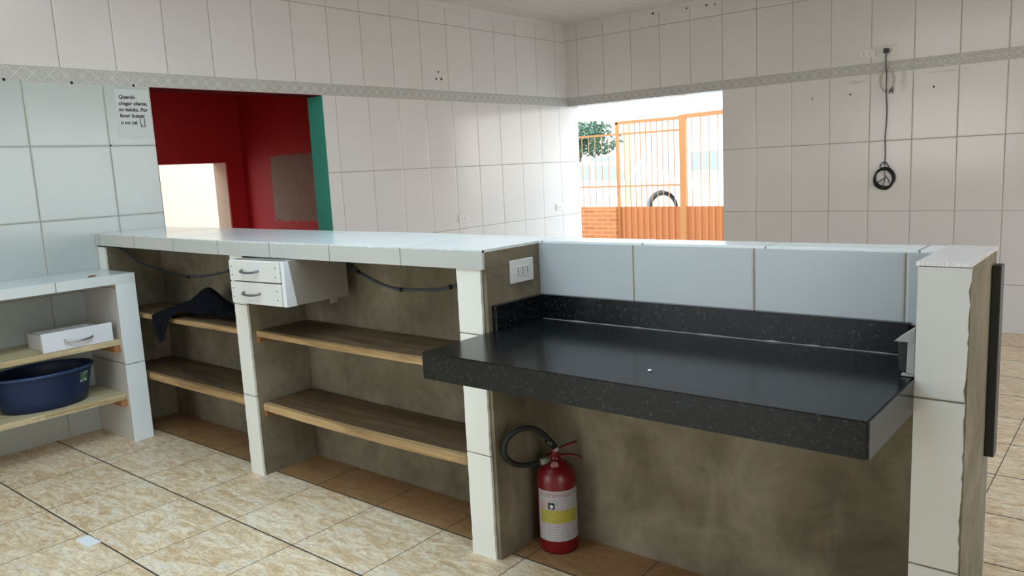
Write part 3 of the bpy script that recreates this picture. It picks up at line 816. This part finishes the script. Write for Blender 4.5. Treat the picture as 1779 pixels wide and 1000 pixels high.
lever([at(960, 798), at(978, 784), at(995, 777), at(1010, 773)], .009, .0022, 'lever')
lever([at(966, 796), at(985, 795), at(1003, 796), at(1018, 803)], .009, .0022, 'carry_handle')
H = [(956, 802, .012), (930, 803, .035), (905, 796, .065), (891, 780, .085), (888, 763, .09), (896, 746, .085), (914, 736, .07), (935, 738, .05), (953, 752, .03), (966, 770, .018)]
MB().tube(catmull([at(*h) for h in H], 8), .0095, 12).build('hose', M['black_rubber'], ext)
MB().tube([at(960, 764, .021), at(966, 771, .018), at(972, 779, .016)], [.013, .0135, .010], 12).build('nozzle', M['black_plastic'], ext)
MB().tube([at(970, 777, .016), at(976, 784, .014)], [.009, .010], 12).build('nozzle_tip', plain('pale_ring', (.30, .28, .24, 1), .5), ext)
MB().tube([at(945, 803, .020), at(962, 801, .004)], [.0115, .012], 12).build('hose_fitting', plain('brass_fitting', (.22, .20, .15, 1), .45), ext)

# ------------------------------------------------------------------ small things
k = MB().box(-.052, .052, -.024, .024, 0, .006, .001)
o = k.build('tile_chip', M['chip_white'], None); o.location = (1.460, -.779, .0005); o.rotation_euler = (0, 0, R(2))
tag(o, 'small white tile piece lying on the floor joint', 'tile piece')
k = MB()
bm = bmesh.new(); bmesh.ops.create_icosphere(bm, subdivisions=2, radius=1)
for v in bm.verts: v.co = Vector((v.co.x * .010, v.co.y * .022, v.co.z * .004)) * (1 + .3 * mnoise.noise(v.co * 2))
k._add(bm); o = k.build('brick_crumb', M['brick_crumb'], None); o.location = (.36, -.19, .9155); tag(o, 'reddish brick crumb on top of the low tiled bench', 'crumb')
k = MB()
bm = bmesh.new(); bmesh.ops.create_icosphere(bm, subdivisions=2, radius=1)
for v in bm.verts: v.co = Vector((v.co.x * .005, v.co.y * .006, v.co.z * .003)) * (1 + .3 * mnoise.noise(v.co * 2))
k._add(bm); o = k.build('plaster_crumb', M['chip_white'], None); o.location = (3.623, -.172, .8255); tag(o, 'tiny white crumb on the black granite worktop', 'crumb')

# handwritten notice
nt = thing('notice', 'handwritten notice on white paper beside the doorway under the frieze', 'notice', (0.0006, .30, 1.63))
MB().box(.0006, .0014, .205, .402, 1.64, 1.915).build('sheet', M['paper'], nt)
def text(s, y, z, size, parent, name='handwriting', shear=.15):
    c = bpy.data.curves.new(name, 'FONT'); c.body = s; c.size = size; c.extrude = .0003; c.shear = shear; c.offset = .0008
    o = bpy.data.objects.new(name, c); COL.objects.link(o)
    dg = bpy.context.evaluated_depsgraph_get(); me = bpy.data.meshes.new_from_object(o.evaluated_get(dg))
    bpy.data.objects.remove(o)
    mt = Matrix(((0, 0, 1, .0018), (1, 0, 0, y), (0, 1, 0, z), (0, 0, 0, 1)))
    me.transform(Matrix.Translation(-world_loc(parent)) @ mt); me.materials.clear(); me.materials.append(M['ink'])
    o = bpy.data.objects.new(name, me); COL.objects.link(o); o.parent = parent
    return o
for s, y, z in (('Quando', .226, 1.862), ('chegar cliente,', .222, 1.826), ('no balcão. Por', .219, 1.791), ('favor buscar', .222, 1.757), ('o no cel.', .222, 1.718)):
    text(s, y, z, .0285, nt)
m = MB(); pr = [(.0022, .336, 1.758), (.0022, .360, 1.756), (.0022, .362, 1.703), (.0022, .338, 1.703)]
m.tube(pr, .0019, 6, closed=True).build('phone_sketch', M['ink'], nt)
MB().tube([(.0022, .340, 1.709), (.0022, .360, 1.709)], .0016, 6).build('phone_sketch_button', M['ink'], nt)

# ------------------------------------------------------------------ outdoors past the far opening
FY = 8.0
struct(MB().box(-30, 30, YB, 60, -.2, -.05).build('yard_ground', M['grey_floor']))
struct(MB().box(XE + .0, 40, -30, YB, -.2, -.05).build('street_ground', M['earth']))
struct(MB().box(-.17, XE, -30, NEAR, -.2, -.05).build('pavement_ground', M['grey_floor']))
struct(MB().box(-30, -.17, -30, YB, -.5, -.41).build('back_yard_ground', M['grey_floor']))
ga = thing('gate', 'orange painted metal gate with vertical bars over a ribbed orange sheet', 'gate', (-.5, FY, 0))
k = MB(); x = -1.49; pts = []
# ribbed sheet
n = 0; P1 = []; 
while x < 1.6:
    P1 += [(x, FY + .012), (x + .050, FY + .012), (x + .058, FY - .010), (x + .088, FY - .010), (x + .094, FY + .012)]; x += .100
P1.append((x, FY + .012))
P2 = [(a, b + .006) for a, b in P1][::-1]
k.prism(P1 + P2, 2, -.02, .715).build('ribbed_sheet', M['orange_sheet'], ga)
k = MB(); k.box(-1.515, -1.475, FY - .02, FY + .02, -.05, 1.92); k.box(-.50, -.41, FY - .03, FY + .03, -.05, 1.95); k.box(1.5, 1.56, FY - .02, FY + .02, -.05, 1.97)
k.box(-1.515, -.45, FY - .02, FY + .02, 1.895, 1.935); k.prism([(-.45, 1.905), (1.56, 1.945), (1.56, 1.995), (-.45, 1.955)], 1, FY - .025, FY + .025)
k.build('frame', M['orange_paint'], ga)
for z0, z1 in ((1.742, 1.768), (1.0, 1.022)): MB().box(-1.48, -.47, FY - .012, FY + .012, z0, z1).build('rail', M['orange_paint'], ga)
x = -1.39
while x < -.52:
    MB().box(x, x + .010, FY - .005, FY + .005, .70, 1.9).build('bar', M['orange_paint'], ga); x += .088
x = -.33
while x < 1.5:
    MB().box(x, x + .009, FY - .004, FY + .004, .70, 1.93).build('bar', M['orange_paint'], ga); x += .125
fn = thing('fence', 'orange bar fence standing on the low brick wall left of the gate', 'fence', (-2.4, FY, .7))
for z0, z1 in ((1.742, 1.768), (1.0, 1.022)): MB().box(-3.6, -1.52, FY - .012, FY + .012, z0, z1).build('rail', M['orange_paint'], fn)
MB().box(-3.64, -3.6, FY - .02, FY + .02, .705, 1.9).build('post', M['orange_paint'], fn)
x = -3.5
while x < -1.56:
    MB().box(x, x + .009, FY - .004, FY + .004, .716, 1.757).build('bar', M['orange_paint'], fn); x += .115
tag(MB().box(-3.7, -1.517, FY - .07, FY + .07, -.05, .714).build('brick_wall', M['brick'], None, (-2.6, FY, -.05)), 'low orange brick wall carrying the bar fence', 'wall')

# tree behind the fence
tr = thing('tree', 'leafy green tree beyond the fence at the left of the opening', 'tree', (-8.65, 17.2, -.05))
MB().tube([(-8.65, 17.2, -.05), (-8.6, 17.2, 1.1), (-8.35, 17.2, 2.0)], [.14, .10, .05], 10).build('trunk', M['bark'], tr)
m = bmesh.new(); rnd = random.Random(11)
for i in range(3000):
    a = rnd.gauss(0, 1), rnd.gauss(0, 1), rnd.gauss(0, 1); L = math.sqrt(sum(q * q for q in a)); r = rnd.random() ** .4
    p = Vector((-8.2 + a[0] / L * r * 1.12, 17.2 + a[1] / L * r * .9, 2.05 + a[2] / L * r * .52))
    if mnoise.noise(p * 2.6) < .0: continue
    d1 = Vector((rnd.gauss(0, 1), rnd.gauss(0, 1), rnd.gauss(0, .6))).normalized(); d2 = d1.orthogonal().normalized()
    l, wd = rnd.uniform(.05, .09), rnd.uniform(.024, .04)
    m.faces.new([m.verts.new(p + q) for q in (-d1 * l, d2 * wd, d1 * l, -d2 * wd)])
k = MB(); k._add(m); k.build('foliage', M['leaf'], tr)
# house across the street, parked car, yellow post
hs = thing('house', 'pale house across the street seen through the gate bars', 'house', (-11, 24, -.05))
MB().box(-20, -1, 24, 30, -.05, 3.0).build('wall', M['house_white'], hs)
MB().prism([(23.4, 2.95), (27, 4.3), (30.6, 2.95)], 0, -20.4, -.6).build('roof', M['house_white'], hs)
for x in (-12.6, -8.4, -4.6):
    f = MB().box(x, x + 1.15, 23.94, 24.02, .88, 1.64).build('window', M['house_white'], hs)
    MB().box(x + .06, x + .55, 23.92, 23.95, .94, 1.58).build('pane', M['glass_pale'], f)
    MB().box(x + .60, x + 1.09, 23.92, 23.95, .94, 1.58).build('pane', M['glass_pale'], f)
o = MB().box(-3.20, -3.11, 11.0, 11.15, -.05, 2.12, .01).build('yellow_post', M['yellow_paint'], None, (-3.16, 11.1, -.05))
tag(o, 'yellow post standing behind the gate bars', 'post')
car = thing('car', 'white car parked in the street behind the gate', 'car', (-5.2, 14.6, -.05))
def arch(cx, r=.40, n=14): return [(cx + r * math.cos(PI * i / n), .30 + r * math.sin(PI * i / n)) for i in range(n + 1)]
prof = [(-3.15, .22), (-3.12, .70), (-3.3, .82), (-4.55, .94), (-5.2, 1.36), (-6.5, 1.40), (-7.15, 1.0), (-7.3, .9), (-7.3, .22)] + arch(-6.55)[::-1] + [(-6.1, .2), (-4.4, .2)] + arch(-3.97)[::-1] + [(-3.5, .22)]
MB().prism(prof, 1, 13.8, 15.4).build('body', M['car_white'], car)
MB().prism([(-4.72, .97), (-5.22, 1.29), (-5.75, 1.31), (-5.75, .97)], 1, 13.785, 13.81).build('window', M['glass_pale'], car)
MB().prism([(-5.83, .97), (-5.83, 1.31), (-6.42, 1.33), (-6.85, 1.02)], 1, 13.785, 13.81).build('window', M['glass_pale'], car)
for x in (-6.55, -3.97):
    for y in (13.86, 15.18):
        wh = MB().lathe([(.05, 0), (.31, 0), (.345, .03), (.345, .13), (.31, .16), (.05, .16)], (x, y, .295), 32, (0, 1, 0)).build('wheel', M['tyre'], car)
        MB().lathe([(.02, -.012), (.265, -.012), (.29, .004), (.29, .02)], (x, y, .295), 28, (0, 1, 0)).build('hubcap', M['car_white'], wh)

# ------------------------------------------------------------------ light, camera
wd = bpy.data.worlds.new('World'); sc.world = wd; wd.use_nodes = True
nt_ = wd.node_tree; bg = nt_.nodes['Background']
tcn = nt_.nodes.new('ShaderNodeTexCoord'); sp = nt_.nodes.new('ShaderNodeSeparateXYZ'); cr = nt_.nodes.new('ShaderNodeValToRGB')
nt_.links.new(tcn.outputs['Generated'], sp.inputs[0]); nt_.links.new(sp.outputs[2], cr.inputs[0])
cr.color_ramp.elements[0].position = 0.; cr.color_ramp.elements[0].color = (1, .97, .92, 1)
cr.color_ramp.elements[1].position = .45; cr.color_ramp.elements[1].color = (.66, .86, 1, 1)
nt_.links.new(cr.outputs[0], bg.inputs[0]); bg.inputs[1].default_value = 1.0
cam = bpy.data.cameras.new('camera'); co = bpy.data.objects.new('camera', cam); COL.objects.link(co)
FPX = 1366.835; yaw, pit, rol = .692735357, -.152147411, -.0499295657
f = Vector((-math.sin(yaw) * math.cos(pit), math.cos(yaw) * math.cos(pit), math.sin(pit)))
r0 = Vector((math.cos(yaw), math.sin(yaw), 0)); u0 = r0.cross(f)
r1 = math.cos(rol) * r0 + math.sin(rol) * u0; u1 = -math.sin(rol) * r0 + math.cos(rol) * u0
mw = Matrix(((r1.x, u1.x, -f.x, 4.62668793), (r1.y, u1.y, -f.y, -1.92596170), (r1.z, u1.z, -f.z, 1.36506386), (0, 0, 0, 1)))
co.matrix_world = mw
cam.sensor_fit = 'HORIZONTAL'; cam.sensor_width = 36; cam.lens = FPX / 1779 * 36; cam.clip_start = .05; cam.clip_end = 200
sc.camera = co
vs = sc.view_settings
vs.view_transform = 'Standard'; vs.look = 'None'; vs.gamma = 1; vs.use_curve_mapping = False; vs.exposure = 2.1
try:
    sc.cycles.use_denoising = True; sc.cycles.max_bounces = 10; sc.cycles.diffuse_bounces = 6; sc.cycles.glossy_bounces = 4
    sc.cycles.sample_clamp_indirect = 6
except Exception: pass
